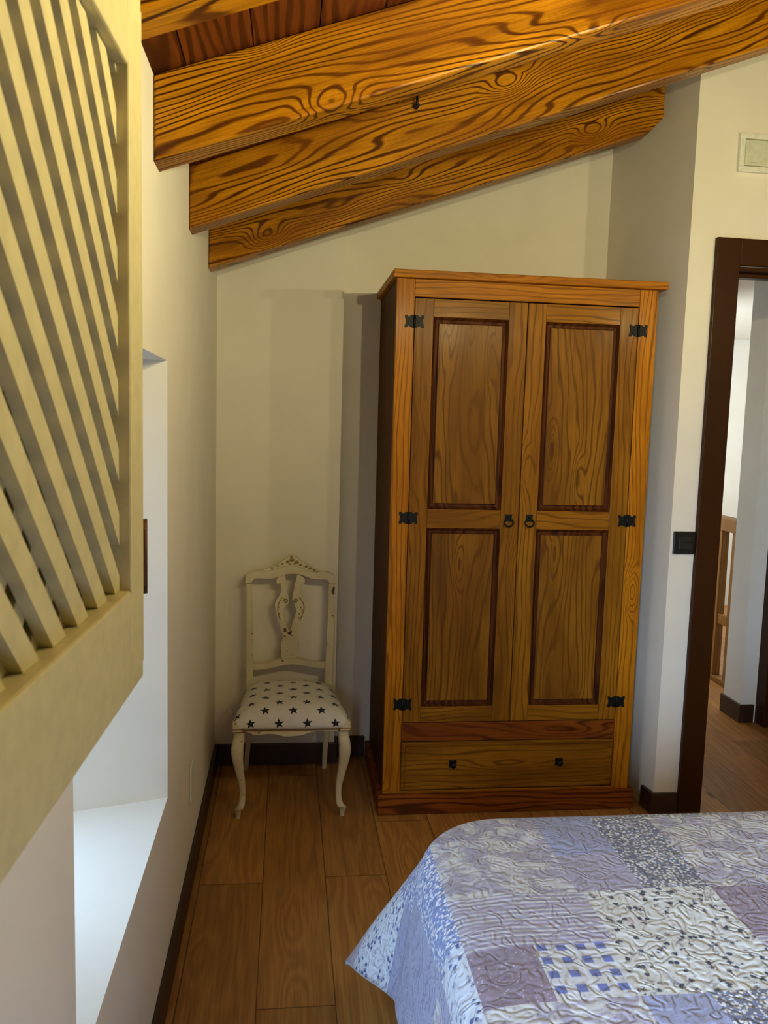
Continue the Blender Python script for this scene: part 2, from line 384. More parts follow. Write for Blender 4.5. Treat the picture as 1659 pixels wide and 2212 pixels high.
# door casing (room side), jamb lining and head
bm = bmesh.new()
quad_box(bm, 1.440, 1.527, 2.735, 2.754, 0.001, 2.057, bev=.003)
quad_box(bm, 2.35, 2.437, 2.735, 2.754, 0.001, 2.057, bev=.003)
d1 = struct(link('door_1', bm, m_casing))
m_casx = wood('door_head_wood', 'X', C3(34, 14, 2), C3(50, 24, 4), C3(58, 30, 6), ring=60, warp=4, knots=.0, rough=.45, tone=.1, coat=.05, fibre=.2, bump=.05, contrast=(.6, 2.2), stain=.1)
box('head_casing', (1.5275, 2.3495, 2.737, 2.754, 1.967, 2.057), m_casx, d1, bev=.003)
bm = bmesh.new()
quad_box(bm, 1.4455, 1.5285, 2.7555, 2.90, 0.001, 1.965, bev=.002); quad_box(bm, 2.35, 2.3595, 2.7555, 2.90, .001, 1.965, bev=.002)
link('jamb', bm, m_casing, d1)
box('head_lining', (1.529, 2.3495, 2.7555, 2.90, 1.953, 1.966), m_casx, d1, bev=.002)
box('door_stop', (1.529, 2.3495, 2.80, 2.84, 1.938, 1.9525), m_casx, d1, bev=.002)
# second dark door frame deep in the hall
bm = bmesh.new(); quad_box(bm, 2.276, 2.349, 3.565, 3.80, .001, 2.1, bev=.003); d2 = struct(link('door_2', bm, m_casing))
box('leaf', (2.30, 2.335, 3.02, 3.564, .006, 2.06), m_casing, d2, bev=.003)

# ------------------------------------------------------------------ banister in the hall
br = empty('banister', (2.43, 4.9, 0), 'light wooden stair banister seen through the doorway', 'banister')
box('handrail', (-.035, .035, -.78, 1.1, .855, .93), m_rail, br, bev=.006)
box('bottom_rail', (-.03, .03, -.78, 1.1, .001, .03), m_rail, br, bev=.004)
box('middle_rail', (-.016, .016, -.70, 1.1, .33, .385), m_rail, br, bev=.003)
for k in range(12):
    y = -.76+.155*k
    box('baluster', (-.022, .022, y, y+.05, .0305, .8545), m_rail, br, bev=.003)

# ------------------------------------------------------------------ wardrobe
W = empty('wardrobe', (0.815, 2.806, 0), 'tall two-door pine wardrobe with black iron fittings and a bottom drawer', 'wardrobe')
wx = lambda v: v-.815
box('plinth', (wx(.339), wx(1.292), -.014, .505, 0.0, .074), m_wred, W, bev=.004)
box('cornice', (wx(.342), wx(1.300), -.022, .512, 1.882, 1.908), m_wx, W, bev=.003)
box('side_panel', (wx(.357), wx(.374), .021, .50, .0745, 1.8815), m_wshade, W, bev=.001)
box('side_panel', (wx(1.257), wx(1.274), .021, .50, .0745, 1.8815), m_wshade, W, bev=.001)
box('back_panel', (wx(.3745), wx(1.2565), .488, .50, .0745, 1.8815), m_wz, W, bev=0)
box('post', (wx(.356), wx(.4175), 0, .0205, .0745, 1.8815), m_wz, W, bev=.0015)
box('post', (wx(1.2095), wx(1.2745), 0, .0205, .0745, 1.8815), m_wz, W, bev=.0015)
box('top_rail', (wx(.418), wx(1.209), .001, .0205, 1.823, 1.8815), m_wx, W, bev=.0015)
box('middle_rail', (wx(.418), wx(1.209), .001, .0205, .268, .3365), m_wred, W, bev=.0015)
box('bottom_rail', (wx(.418), wx(1.209), .001, .0205, .0745, .084), m_wx, W, bev=.001)
box('inner_shelf', (wx(.3745), wx(1.2565), .024, .487, .28, .298), m_wx, W, bev=0)

def raised_panel(x0, x1, z0, z1, yf, parent, mat, name='panel'):
    bm = bmesh.new(); mo = .019
    def ring(i, y): return [bm.verts.new(p) for p in ((x0+i, y, z0+i), (x1-i, y, z0+i), (x1-i, y, z1-i), (x0+i, y, z1-i))]
    prof = [(0.0004, .0035), (.003, .001), (.006, .0045), (.009, .0095), (.0175, .0105), (.0185, .0065), (.0215, .0055)]
    rs = [ring(i, yf+y) for i, y in prof]
    for k in range(len(rs)-1):
        for j in range(4):
            f = bm.faces.new((rs[k][j], rs[k][(j+1) % 4], rs[k+1][(j+1) % 4], rs[k+1][j])); f.material_index = 1
    f = bm.faces.new(rs[-1]); f.material_index = 0
    bk = ring(.0004, yf+.016)
    for j in range(4):
        f = bm.faces.new((rs[0][j], bk[j], bk[(j+1) % 4], rs[0][(j+1) % 4])); f.material_index = 1
    bm.faces.new(bk[::-1])
    return link(name, bm, [mat, m_wmould], parent)
def quatrefoil(s, n=40, lobes=4, rot=PI/4, k=.45):
    out = []
    for i in range(n):
        a = 2*PI*i/n; r = s*(1-k*.5*(1-math.cos(lobes*(a-rot)))*.8)
        out.append((r*math.cos(a), r*math.sin(a)))
    return out
def hinge_outline(w, h):
    half = [(0, h*.5), (.12*w, h*.5), (.2*w, h*.44), (.27*w, h*.34), (.33*w, h*.35), (.38*w, h*.5), (.43*w, h*.46), (.47*w, h*.5), (.5*w, h*.46), (.47*w, h*.38), (.5*w, h*.3), (.44*w, h*.2), (.44*w, 0)]
    q1 = half; q4 = [(x, -z) for x, z in reversed(half[:-1])]
    right = q1+q4; left = [(-x, -z) for x, z in right]
    out = []
    for p in right+left:
        if not out or (abs(out[-1][0]-p[0])+abs(out[-1][1]-p[1])) > 1e-5: out.append(p)
    if abs(out[0][0]-out[-1][0])+abs(out[0][1]-out[-1][1]) < 1e-5: out.pop()
    return out
def hinge(x, z, parent):
    bm = bmesh.new()
    prism(bm, [(x+a, z+b) for a, b in hinge_outline(.066, .042)], .0032, axis='Y', off=-.0038, bev=.0006)
    tube(bm, [(x, -.0045, z-.02), (x, -.0045, z+.02)], .0042, 10)
    for sx in (-.016, .016):
        tube(bm, [(x+sx, -.006, z), (x+sx, -.003, z)], .003, 8)
    link('hinge', bm, m_iron, parent)
def door(x0, x1, sgn):
    z0, z1 = .3395, 1.8185; st = .064
    pz = [(.396, 1.0385), (1.1045, 1.7585)]
    yf = -.0005
    d = bmesh.new(); B = .0012
    quad_box(d, x0, x0+st-.0002, yf, .019, z0, z1, 0, B); quad_box(d, x1-st+.0002, x1, yf, .019, z0, z1, 0, B)
    for a, b in ((z0, .396), (1.0385, 1.1045), (1.7585, z1)):
        quad_box(d, x0+st+.0002, x1-st-.0002, yf+.0006, .019, a, b, 1, B)
    dr = link('door', d, [m_dz, m_dx], W)
    for a, b in pz: raised_panel(x0+st, x1-st, a, b, yf, dr, m_wp)
    hx = x1-.036 if sgn > 0 else x0+.036
    bm = bmesh.new()
    prism(bm, [(hx+a, 1.078+b) for a, b in quatrefoil(.0165)], .003, axis='Y', off=yf-.0032, bev=.0005)
    tube(bm, [(hx, -.012, 1.078), (hx, -.003, 1.078)], .005, 10)
    link('handle_plate', bm, m_iron, dr)
    bm = bmesh.new()
    R_ = .0155
    tube(bm, [(hx+R_*math.cos(t_), -.0085-.004*(1-math.sin(t_))*.5, 1.062+R_*math.sin(t_)*.85) for t_ in [2*PI*k/24 for k in range(24)]], .0031, 8, closed=True)
    link('ring_pull', bm, m_iron, dr)
    gx = x0-.0015 if sgn > 0 else x1+.0015
    for zz in (1.741, 1.073, .4065): hinge(gx, zz, dr)
    return dr
door(wx(.420), wx(.8095), 1)
door(wx(.8125), wx(1.206), -1)
# drawer
bm = bmesh.new(); x0, x1, z0, z1 = wx(.4195), wx(1.2065), .087, .265
def ringd(i, y): return [bm.verts.new(p) for p in ((x0+i, y, z0+i), (x1-i, y, z0+i), (x1-i, y, z1-i), (x0+i, y, z1-i))]
prof = [(0, .019), (0, .002), (.002, -.002), (.006, -.004), (.013, -.003), (.016, .001), (.022, .002)]
rs = [ringd(i, y) for i, y in prof]
for k in range(len(rs)-1):
    for j in range(4):
        bm.faces.new((rs[k][j], rs[k][(j+1) % 4], rs[k+1][(j+1) % 4], rs[k+1][j]))
bm.faces.new(rs[-1]); bm.faces.new(rs[0][::-1])
dw = link('drawer', bm, m_dx, W)
for xx in (wx(.609), wx(1.004)):
    bm = bmesh.new()
    prism(bm, [(xx+a, .1815+b) for a, b in quatrefoil(.018)], .003, axis='Y', off=-.0015, bev=.0005)
    tube(bm, [(xx, -.002, .1815), (xx, -.010, .1815), (xx, -.016, .1815), (xx, -.020, .1815), (xx, -.022, .1815)], [.005, .005, .011, .009, .003], 14)
    link('knob', bm, m_iron, dw)

# ------------------------------------------------------------------ chair
def paint_mat():
    t = NT('distressed_cream_paint'); v = t.obj()
    n = t.noise(v, 34, 4, .62); n2 = t.noise(v, 9, 2, .5)
    c = t.mix(t.ss(n2, .3, .7), C3(214, 204, 172), C3(196, 184, 150))
    chip = t.ss(t.math('ADD', n, t.math('MULTIPLY', n2, .35)), .84, .88)
    c = t.mix(chip, c, C3(70, 36, 22))
    t.bump(n, .2, .001)
    return t.set(Base_Color=c, Roughness=.5)
m_paint = paint_mat()
m_antique = flat('antique_glaze', C3(150, 126, 84), .6, 0, .2, 80)
m_band = flat('gold_brown_trim', C3(130, 92, 40), .5)
def fabric(name, c1, c2, sc=900):
    t = NT(name); v = t.obj(); n = t.noise(v, sc, 2, .6); n2 = t.noise(v, 30, 3, .6)
    c = t.mix(t.ss(n, .3, .7), c1, c2); c = t.mix(t.ss(n2, .45, .8, 0, .35), c, c2)
    t.bump(n, .4, .0008); return t.set(Base_Color=c, Roughness=.9, Sheen_Weight=.2)
m_linen = fabric('star_linen', C3(226, 224, 220), C3(196, 194, 188))
m_star = fabric('navy_star_print', C3(22, 26, 48), C3(16, 18, 34))
CH = empty('side_chair', (.03, 3.0, 0), 'distressed cream side chair with a star print seat', 'chair')
ox, oy = .03, 3.0
# image-traced silhouette coordinates turned into metres on the plane of the chair back
def bk(u, v):
    px, py = 500+u*.1688, 1180+v*.1688
    X = -1.1539200001328067+.0018123679308*px+2.914e-05*py; Z = 3.106748410959534-2.8176715e-07*px-.0018610969609*py
    return (X-ox, Z)
YBK = .188
def curve_part(name, top, bottom, dy0, dy1, bev=.004, n=5, mat=m_paint):
    a = spline([bk(*p) for p in top], n); b = spline([bk(*p) for p in bottom], n)
    bm = bmesh.new(); prism(bm, a+b, dy1-dy0, axis='Y', off=dy0, bev=bev)
    return link(name, bm, mat, CH)
curve_part('crest_rail', [(187, 470), (187, 410), (200, 365), (240, 330), (300, 312), (370, 304), (450, 312), (520, 300), (600, 275), (680, 250), (760, 240), (830, 250), (910, 275), (990, 305), (1060, 322), (1130, 315), (1220, 322), (1280, 345), (1318, 390), (1325, 470)],
           [(1248, 470), (1246, 432), (1210, 412), (1130, 410), (1030, 402), (950, 372), (850, 348), (760, 342), (680, 355), (600, 385), (500, 405), (400, 402), (320, 402), (272, 420), (262, 470)], YBK-.004, YBK+.02)
# carved crown on the crest
curve_part('carved_crest', [(385, 306), (450, 282), (520, 255), (600, 210), (665, 168), (715, 132), (770, 108), (820, 132), (875, 172), (940, 215), (1010, 258), (1070, 292), (1110, 312)],
           [(1060, 318), (990, 301), (910, 271), (830, 246), (760, 236), (680, 246), (600, 271), (520, 296), (450, 308)], YBK-.008, YBK+.016, bev=.003)
cc = [o for o in CH.children if o.name.startswith('carved_crest')][0]
bm = bmesh.new()
for (u, v, r) in ((770, 165, .013), (715, 190, .010), (830, 192, .012), (650, 215, .008), (880, 225, .009), (590, 240, .007), (950, 245, .009), (1000, 268, .009), (520, 268, .006), (1055, 292, .007), (745, 215, .007), (800, 215, .007), (765, 128, .007)):
    a, z = bk(u, v); bmesh.ops.create_icosphere(bm, subdivisions=2, radius=r*.62, matrix=Matrix.Translation((a, YBK-.009, z)) @ Matrix.Diagonal((1.25, .6, .8, 1)))
tag(link('carved_flower', bm, m_antique, cc, smooth=True), 'darker glazed flower carving')
curve_part('back_rail', [(262, 1482), (380, 1482), (480, 1462), (600, 1432), (740, 1418), (880, 1432), (1000, 1460), (1100, 1474), (1200, 1474)],
           [(1190, 1552), (1100, 1550), (1000, 1530), (880, 1506), (750, 1497), (620, 1515), (500, 1545), (400, 1560), (270, 1568)], YBK-.002, YBK+.018)
bm = bmesh.new()
outer = [(595, 388), (572, 425), (574, 468), (606, 476), (634, 455), (640, 520), (636, 590), (600, 645), (562, 705), (556, 770), (572, 850), (600, 925), (630, 1005), (650, 1090), (658, 1180), (630, 1225), (628, 1270), (642, 1315), (635, 1370), (642, 1424)]
outer2 = [(838, 1424), (832, 1340), (862, 1265), (852, 1215), (820, 1185), (828, 1100), (862, 1005), (905, 905), (935, 810), (945, 735), (925, 670), (895, 620), (876, 570), (872, 500), (892, 452), (918, 478), (938, 455), (934, 415), (900, 378)]
inner = [(838, 352), (822, 430), (802, 505), (796, 590), (776, 640), (776, 690), (800, 730), (820, 780), (820, 840), (795, 925), (765, 1020), (737, 1095)]
inner2 = [(712, 1030), (690, 950), (670, 880), (662, 820), (668, 760), (716, 738), (738, 690), (728, 640), (704, 600), (712, 530), (704, 450), (676, 358)]
pl = []
for seg in (outer, outer2, inner, inner2): pl += [bk(*p) for p in spline(seg, 3)]
prism(bm, pl, .014, axis='Y', off=YBK+.001, bev=.0025); sp = link('splat', bm, m_paint, CH)
bm = bmesh.new()
def scroll(cx, cz, s, flip):
    pts = []
    for k in range(22):
        a = k/21*2.6*PI; r = s*(1-.85*k/21)
        u, z = bk(cx, cz); pts.append((u+flip*r*math.cos(a), YBK-.0005, z+r*math.sin(a)))
    tube(bm, pts, .0022, 6)
scroll(690, 690, .010, -1); scroll(815, 690, .010, 1)
for p0 in ([(655, 640), (610, 700), (590, 780), (600, 860), (620, 930)], [(860, 640), (905, 700), (925, 770), (905, 850), (875, 930)]):
    tube(bm, [(bk(*p)[0], YBK-.0002, bk(*p)[1]) for p in spline(p0, 4)], .0018, 6)
for (u, v) in ((600, 770), (612, 850), (885, 770), (900, 800), (865, 850), (860, 905)):
    a, z = bk(u, v); bmesh.ops.create_icosphere(bm, subdivisions=1, radius=.0035, matrix=Matrix.Translation((a, YBK, z)))
tag(link('scroll_carving', bm, m_antique, sp, smooth=True), 'darker glazed scroll carving')
# rear legs running up as back posts
for pts, w in (([(532-3, 1664), (535, 1600), (538, 1540), (539, 1470), (540, 1350), (538, 1260)], (.017, .021, .024, .026, .024, .0215)), ([(702, 1656), (704, 1600), (708, 1540), (709, 1460), (714, 1350), (716.5, 1260)], (.017, .021, .024, .0285, .025, .0225))):
    bm = bmesh.new(); prev = None
    for i, ((px, py), ww) in enumerate(zip(pts, w)):
        X, Z = bk((px-500)/.1688, (py-1180)/.1688)
        yy = [.205, .185, .178, .180, .186, .188][i]
        if i == 0: Z = 0.0
        rg = [bm.verts.new((X+a*ww/2, yy+b, Z)) for a, b in ((-1, 0), (1, 0), (1, .02), (-1, .02))]
        if prev:
            for j in range(4): bm.faces.new((prev[j], prev[(j+1) % 4], rg[(j+1) % 4], rg[j]))
        else: bm.faces.new(rg)
        prev = rg
    bm.faces.new(prev[::-1])
    bmesh.ops.bevel(bm, geom=[e for e in bm.edges if abs((e.verts[0].co-e.verts[1].co).normalized().z) > .8], offset=.004, segments=2, affect='EDGES')
    link('rear_leg', bm, m_paint, CH)
# cabriole front legs
for s, cx in ((-1, -.154-ox), (1, .213-ox)):
    prof = [(0.000, .000, .0075, 0), (.014, .000, .0088, 0), (.034, .001, .0125, .006), (.044, -.007, .0135, .012), (.060, -.013, .0115, .008), (.085, -.015, .0105, -.002), (.12, -.013, .0118, -.004), (.165, -.005, .0148, -.003), (.21, .002, .0185, .002), (.25, .004, .0215, .004), (.28, .001, .0205, .003), (.30, -.002, .0185, 0), (.318, -.002, .0188, 0)]
    prof = spline(prof, 4)
    bm = bmesh.new(); prev = None
    for z, dx, r, dy in prof:
        c = Vector((cx+s*dx, -.195-dy, z)); ring_ = []
        for k in range(16):
            a = 2*PI*k/16; e = .65
            ring_.append(bm.verts.new(c+Vector((math.copysign(abs(math.cos(a))**e, math.cos(a))*r, math.copysign(abs(math.sin(a))**e, math.sin(a))*r, 0))))
        if prev:
            for k in range(16):
                f = bm.faces.new((prev[k], prev[(k+1) % 16], ring_[(k+1) % 16], ring_[k])); f.smooth = True
        else: bm.faces.new(ring_)
        prev = ring_
    bm.faces.new(prev[::-1])
    lg = link('front_leg', bm, m_paint, CH)
    bm = bmesh.new()
    for zz in (.3205, .3295): quad_box(bm, cx-.0225-s*.0, cx+.0225, -.2195, -.175, zz, zz+.0028, bev=.0008)
    link('trim_line', bm, m_band, lg)
    bm = bmesh.new()
    a0 = cx-.0205; prism(bm, [(cx-.0205, .318), (cx+.0205, .318), (cx+.0205 if s > 0 else cx-.006, .352), (cx+.006 if s > 0 else cx-.0205, .352)], .042, axis='Y', off=-.2185, bev=.004)
    link('corner_block', bm, m_paint, lg)
# aprons
def ap(u, v):
    px, py = 450+u*.2411, 1540+v*.2411
    return (-1.0332098918+.00162067661*px+2.6632683544905e-05*py-ox, 3.0243105844-3.7473136482350485e-05*px-.0016995930410509*py)
bm = bmesh.new()
prism(bm, [ap(*p) for p in spline([(325, 120), (700, 108), (1165, 105)], 2)+spline([(1165, 140), (1120, 152), (1040, 152), (960, 148), (900, 165), (840, 185), (760, 196), (680, 200), (610, 182), (540, 178), (470, 186), (410, 186), (370, 170), (325, 160)], 4)], .018, axis='Y', off=-.212, bev=.003)
apn = link('front_apron', bm, m_paint, CH)
bm = bmesh.new(); prism(bm, [ap(*p) for p in [(322, 144), (700, 138), (1168, 126), (1168, 134), (700, 147), (322, 153)]], .004, axis='Y', off=-.2165); link('trim_line', bm, m_band, apn)
for s in (-1, 1):
    xf, xb = (-.17-ox, -.145-ox) if s < 0 else (.222-ox, .185-ox)
    bm = bmesh.new(); prism(bm, [(xf, -.17), (xf-s*.02, -.17), (xb-s*.02, .178), (xb, .178)], .03, axis='Z', off=.303, bev=.002); link('side_apron', bm, m_paint, CH)
bm = bmesh.new(); quad_box(bm, -.165, .145, .172, .186, .29, .33, bev=.002); link('rear_apron', bm, m_paint, CH)
# seat cushion with printed stars
def seat_xy(u, t):
    k = (t+1)/2
    xl = (-.178-ox)*(1-k)+(-.143-ox)*k; xr = (.236-ox)*(1-k)+(.186-ox)*k
    yf = -.214-.006*(1-u*u); yb = .172
    return (xl+xr)/2+(xr-xl)/2*u, yf*(1-k)+yb*k
def seat_z(u, t):
    return .331+.078*(max(0, 1-abs(u)**4.5)**.45)*(max(0, 1-abs(t)**5)**.42)*(1-.06*(t+1))
def S(u, t):
    x, y = seat_xy(u, t); return Vector((x, y, seat_z(u, t)))
bm = bmesh.new(); N = 44; g = []
for i in range(N+1):
    u = math.sin(PI/2*(2*i/N-1)); g.append([bm.verts.new(S(u, math.sin(PI/2*(2*j/N-1)))) for j in range(N+1)])
for i in range(N):
    for j in range(N):
        f = bm.faces.new((g[i][j], g[i+1][j], g[i+1][j+1], g[i][j+1])); f.smooth = True
rim = [g[i][0] for i in range(N+1)]+[g[N][j] for j in range(1, N+1)]+[g[i][N] for i in range(N-1, -1, -1)]+[g[0][j] for j in range(N-1, 0, -1)]
bm.faces.new(rim[::-1])
# arc length table front to back at u = 0
tab = []; acc = 0; prev = S(0, -1)
for k in range(401):
    t_ = math.sin(PI/2*(2*k/400-1)); p = S(0, t_); acc += (p-prev).length; prev = p; tab.append((acc, t_))
def t_of(s):
    for a, t_ in tab:
        if a >= s: return t_
    return 1
def surf(x, s):
    t_ = t_of(max(0, s)); xa, _ = seat_xy(-1, t_); xb, _ = seat_xy(1, t_)
    u = (x-(xa+xb)/2)/((xb-xa)/2)
    if abs(u) > .995 or s < 0 or s > tab[-1][0]: return None
    p = S(u, t_); e = 1e-3
    n = (S(min(1, u+e), t_)-S(max(-1, u-e), t_)).cross(S(u, min(1, t_+e))-S(u, max(-1, t_-e)))
    if n.length < 1e-12: return None
    n.normalize(); 
    if n.z < -0.01: n = -n
    return p+n*.0008
def star(cx, cs, R0, rot):
    c = surf(cx, cs)
    if c is None: return
    P = []
    for k in range(10):
        r = R0 if k % 2 == 0 else R0*.42; a = rot+PI/2+k*PI/5
        q_ = surf(cx+r*math.cos(a), cs+r*math.sin(a)); P.append(q_)
    for k in range(10):
        a, b = P[k], P[(k+1) % 10]
        if a is None or b is None: continue
        f = bm.faces.new([bm.verts.new(v) for v in (c, a, b)]); f.material_index = 1
for row in range(11):
    for k in range(-4, 5):
        star(-.045+.049*(k*2+(row % 2))+.0, .020+.046*row, .0185, .12)
link('seat_cushion', bm, [m_linen, m_star], CH)

# ------------------------------------------------------------------ bed and quilted bedspread
BX0, BX1, BY0, BY1, BZ = .330, 1.75, -.35, 1.672, .539
bed = empty('bed', ((BX0+BX1)/2, (BY0+BY1)/2, 0), 'double bed frame and mattress hidden beneath the patchwork bedspread', 'bed')
cx, cy = (BX0+BX1)/2, (BY0+BY1)/2; hx, hy = (BX1-BX0)/2, (BY1-BY0)/2
m_matt = fabric('mattress_ticking', C3(225, 222, 215), C3(210, 206, 198))
bm = bmesh.new()
cs = [(sx*(hx-.125)+.12*math.cos(a), sy*(hy-.125)+.12*math.sin(a)) for sx, sy, a0 in ((1, 1, 0), (-1, 1, PI/2), (-1, -1, PI), (1, -1, 1.5*PI)) for a in [a0+PI/2*k/8 for k in range(9)]]
prism(bm, cs, BZ-.015-.31, axis='Z', off=.31, bev=.02); link('mattress', bm, m_matt, bed)
box('base', (-hx+.05, hx-.05, -hy+.05, hy-.05, .2, .309), m_matt, bed, bev=.01)
for sx in (-1, 1):
    for sy in (-1, 1):
        box('leg', (sx*(hx-.1)-.025, sx*(hx-.1)+.025, sy*(hy-.1)-.025, sy*(hy-.1)+.025, 0, .1995), m_casing, bed, bev=.003)
DROP = .335
RC = .14
def cloth_pt(x, y):
    """flat cloth coordinate -> draped position over a mattress with rounded corners"""
    ccx = min(max(x, BX0+RC), BX1-RC); ccy = min(y, BY1-RC)
    qx, qy = x-ccx, y-ccy; q0 = math.hypot(qx, qy); r = max(0.0, q0-RC)
    if r == 0:
        z = BZ+.0035*mnoise.noise(Vector((x*9, y*9, 0)))
        e = min(RC-q0, .12); return Vector((x, y, z-.006*(1-e/.12)**2))
    dx, dy = qx/q0, qy/q0
    px, py = ccx+dx*RC, ccy+dy*RC
    diag = min(1.0, abs(2*dx*dy))
    rb = .05
    out = .13+.50*diag**1.5
    if r < rb*PI/2*.8: ang = r/rb; h = rb*math.sin(ang); v = rb*(1-math.cos(ang))
    else:
        ang = PI/2*.8; h0 = rb*math.sin(ang); v0 = rb*(1-math.cos(ang)); rr = r-rb*ang
        nrm = math.hypot(1, out); h = h0+rr*out/nrm; v = v0+rr/nrm
    wob = .010*math.sin((x*.3+y)*17+1.0)*min(1, r/.3)*(1-diag) + .006*mnoise.noise(Vector((x*6, y*6, 3)))*min(1, r/.1)
    h += wob
    return Vector((px+dx*h, py+dy*h, BZ-.006-v))
def quilt_mat(name, kind, base, second, third=None, scale=1.):
    t = NT(name); uvn = t.n('ShaderNodeUVMap'); uv = uvn.outputs[0]
    x, y, _ = t.sep(uv)
    # meandering quilting stitches: contour lines of a noise field
    n = t.noise(uv, 30, .8, .4, .4); d = t.math('ABSOLUTE', t.math('SUBTRACT', t.math('FRACT', t.math('MULTIPLY', n, 5.0)), .5))
    puff = t.ss(d, 0.0, .42)
    if kind == 'plain':
        nn = t.noise(uv, 260, 2, .6); c = t.mix(t.ss(nn, .4, .62), base, second)
    elif kind == 'floral':
        big = t.noise(uv, 22, 3, .6, .6); c = t.mix(t.ss(big, .44, .56), base, second)
        sm = t.noise(uv, 70, 2, .5, 1.0); c = t.mix(t.math('MULTIPLY', t.ss(sm, .56, .66), .5), c, third)
    elif kind == 'dots':
        v = t.vor(uv, 150., rnd=.9); c = t.mix(t.ss(v, .36, .56), base, second)
    elif kind == 'speck':
        v = t.vor(uv, 150., rnd=1.); c = t.mix(t.ss(v, .14, .24), third, base)
        nn = t.noise(uv, 90, 2, .6); c = t.mix(t.ss(nn, .5, .64, 0, .6), c, second)
    elif kind == 'stripe':
        s = t.math('SINE', t.math('MULTIPLY', y, 2*PI/.0115)); c = t.mix(t.ss(s, -.1, .5), base, second)
        s2 = t.math('SINE', t.math('MULTIPLY', y, 2*PI/.046)); c = t.mix(t.ss(s2, .6, .9, 0, .5), c, third)
    elif kind == 'flowers':
        sc = t.n('ShaderNodeVectorMath', operation='SCALE'); t.put(sc.inputs[0], uv); sc.inputs['Scale'].default_value = 1
        v = t.vor(uv, 62., rnd=1.); w = t.noise(uv, 210, 2, .6)
        m_ = t.math('ADD', v, t.math('MULTIPLY_ADD', w, .7, -.35))
        pres = t.noise(uv, 16, 1, .5)
        c = t.mix(t.math('MULTIPLY', t.ss(m_, .20, .40, 1., 0.), t.ss(pres, .30, .42)), base, second)
        sm = t.noise(uv, 60, 3, .6, 1.); c = t.mix(t.ss(sm, .60, .68, 0, .75), c, third)
    elif kind == 'check':
        P_ = .0335
        fx = t.math('FRACT', t.math('DIVIDE', x, P_)); fy = t.math('FRACT', t.math('DIVIDE', y, P_))
        bx = t.ss(fx, .48, .54); by = t.ss(fy, .48, .54)
        both = t.math('MULTIPLY', bx, by); one = t.math('MAXIMUM', bx, by)
        c = t.mix(t.math('MULTIPLY', one, .18), base, third); c = t.mix(both, c, second)
    weave = t.noise(uv, 700, 1, .5)
    h = t.math('ADD', t.math('MULTIPLY', puff, 1.0), t.math('MULTIPLY', weave, .08))
    t.bump(h, .9, .0026)
    return t.set(Base_Color=c, Roughness=.72, Sheen_Weight=.25, Specular_IOR_Level=.35)
GW, GB, GM, GD = C3(196, 200, 202), C3(142, 150, 186), C3(152, 142, 158), C3(96, 98, 118)
QM = {
 'floral': quilt_mat('quilt_grey_floral', 'floral', C3(194, 196, 196), C3(158, 154, 170), C3(112, 110, 132)),
 'blue': quilt_mat('quilt_plain_blue', 'plain', C3(134, 142, 176), C3(154, 158, 184)),
 'mauveplain': quilt_mat('quilt_plain_mauve', 'plain', C3(148, 144, 166), C3(166, 164, 182)),
 'dots': quilt_mat('quilt_dark_dots', 'dots', C3(206, 208, 206), C3(98, 102, 122)),
 'stripe': quilt_mat('quilt_stripes', 'stripe', C3(150, 146, 168), C3(196, 198, 204), C3(160, 150, 176)),
 'flowers': quilt_mat('quilt_dark_flowers', 'flowers', C3(200, 204, 200), C3(34, 34, 52), C3(140, 136, 150)),
 'mauve': quilt_mat('quilt_mauve_specks', 'speck', C3(140, 126, 142), C3(112, 100, 122), C3(200, 196, 204)),
 'check': quilt_mat('quilt_blue_checks', 'check', C3(200, 204, 206), C3(96, 108, 168), C3(160, 166, 190)),
 'bluedots': quilt_mat('quilt_blue_dots', 'dots', C3(214, 218, 224), C3(116, 134, 182)),
 'bluefl': quilt_mat('quilt_blue_flowers', 'flowers', C3(196, 206, 216), C3(70, 84, 140), C3(140, 150, 190)),
}
QK = list(QM); QI = {k: i for i, k in enumerate(QK)}
def patch(x, y):
    if x < .185:
        if y > 1.80: return 'stripe'
        if y > 1.62: return 'bluefl'
        return 'blue' if y > 1.3 else ('floral' if y > 1.1 else 'bluedots')
    if x < .305:
        if x < .225 and y < 1.55: return 'blue'
        if y > 1.70: return 'floral'
        if y > 1.28: return 'bluedots'
        return 'bluefl' if y > .98 else 'floral'
    if y > 1.39:
        if y > 1.68: return ['floral', 'blue', 'dots'][int((x+2)/.25) % 3]
        if x < .549: return 'floral'
        if x < .672: return 'blue' if y > 1.52 else 'mauveplain'
        if x < .804: return 'dots'
        if x < 1.09: return 'floral'
    if y > 1.24:
        if x < .556: return 'stripe'
        if x < .80: return 'flowers'
        if x < .96: return 'mauve'
    if y > 1.11:
        if x < .412: return 'mauve'
        if x < .547: return 'check'
        if x < .80: return 'flowers'
        if x < .96: return 'stripe'
    if y > .85:
        if x < .547: return 'floral'
        if x < .66: return 'blue'
        if x < .80: return 'dots'
    h = math.sin(int(x/.26)*12.9898+int((y+3)/.28)*78.233)*43758.5453
    return QK[int((h-math.floor(h))*len(QK)) % len(QK)]
bm = bmesh.new(); uvl = bm.loops.layers.uv.new('UVMap')
st = .01
X0, X1, Y0, Y1 = BX0-DROP, BX1+DROP, BY0, BY1+DROP
def corner_clip(x, y):
    """rounded quilt corner"""
    R_ = .05
    for cxx, sx in ((X0+R_, -1), (X1-R_, 1)):
        if (x-cxx)*sx > 0 and y > Y1-R_:
            dx, dy = x-cxx, y-(Y1-R_); m_ = max(abs(dx), dy); L_ = math.hypot(dx, dy)
            if L_ > 1e-9: return cxx+dx*m_/L_, Y1-R_+dy*m_/L_
    return x, y
nx, ny = int(round((X1-X0)/st)), int(round((Y1-Y0)/st)); G = []; UVs = {}
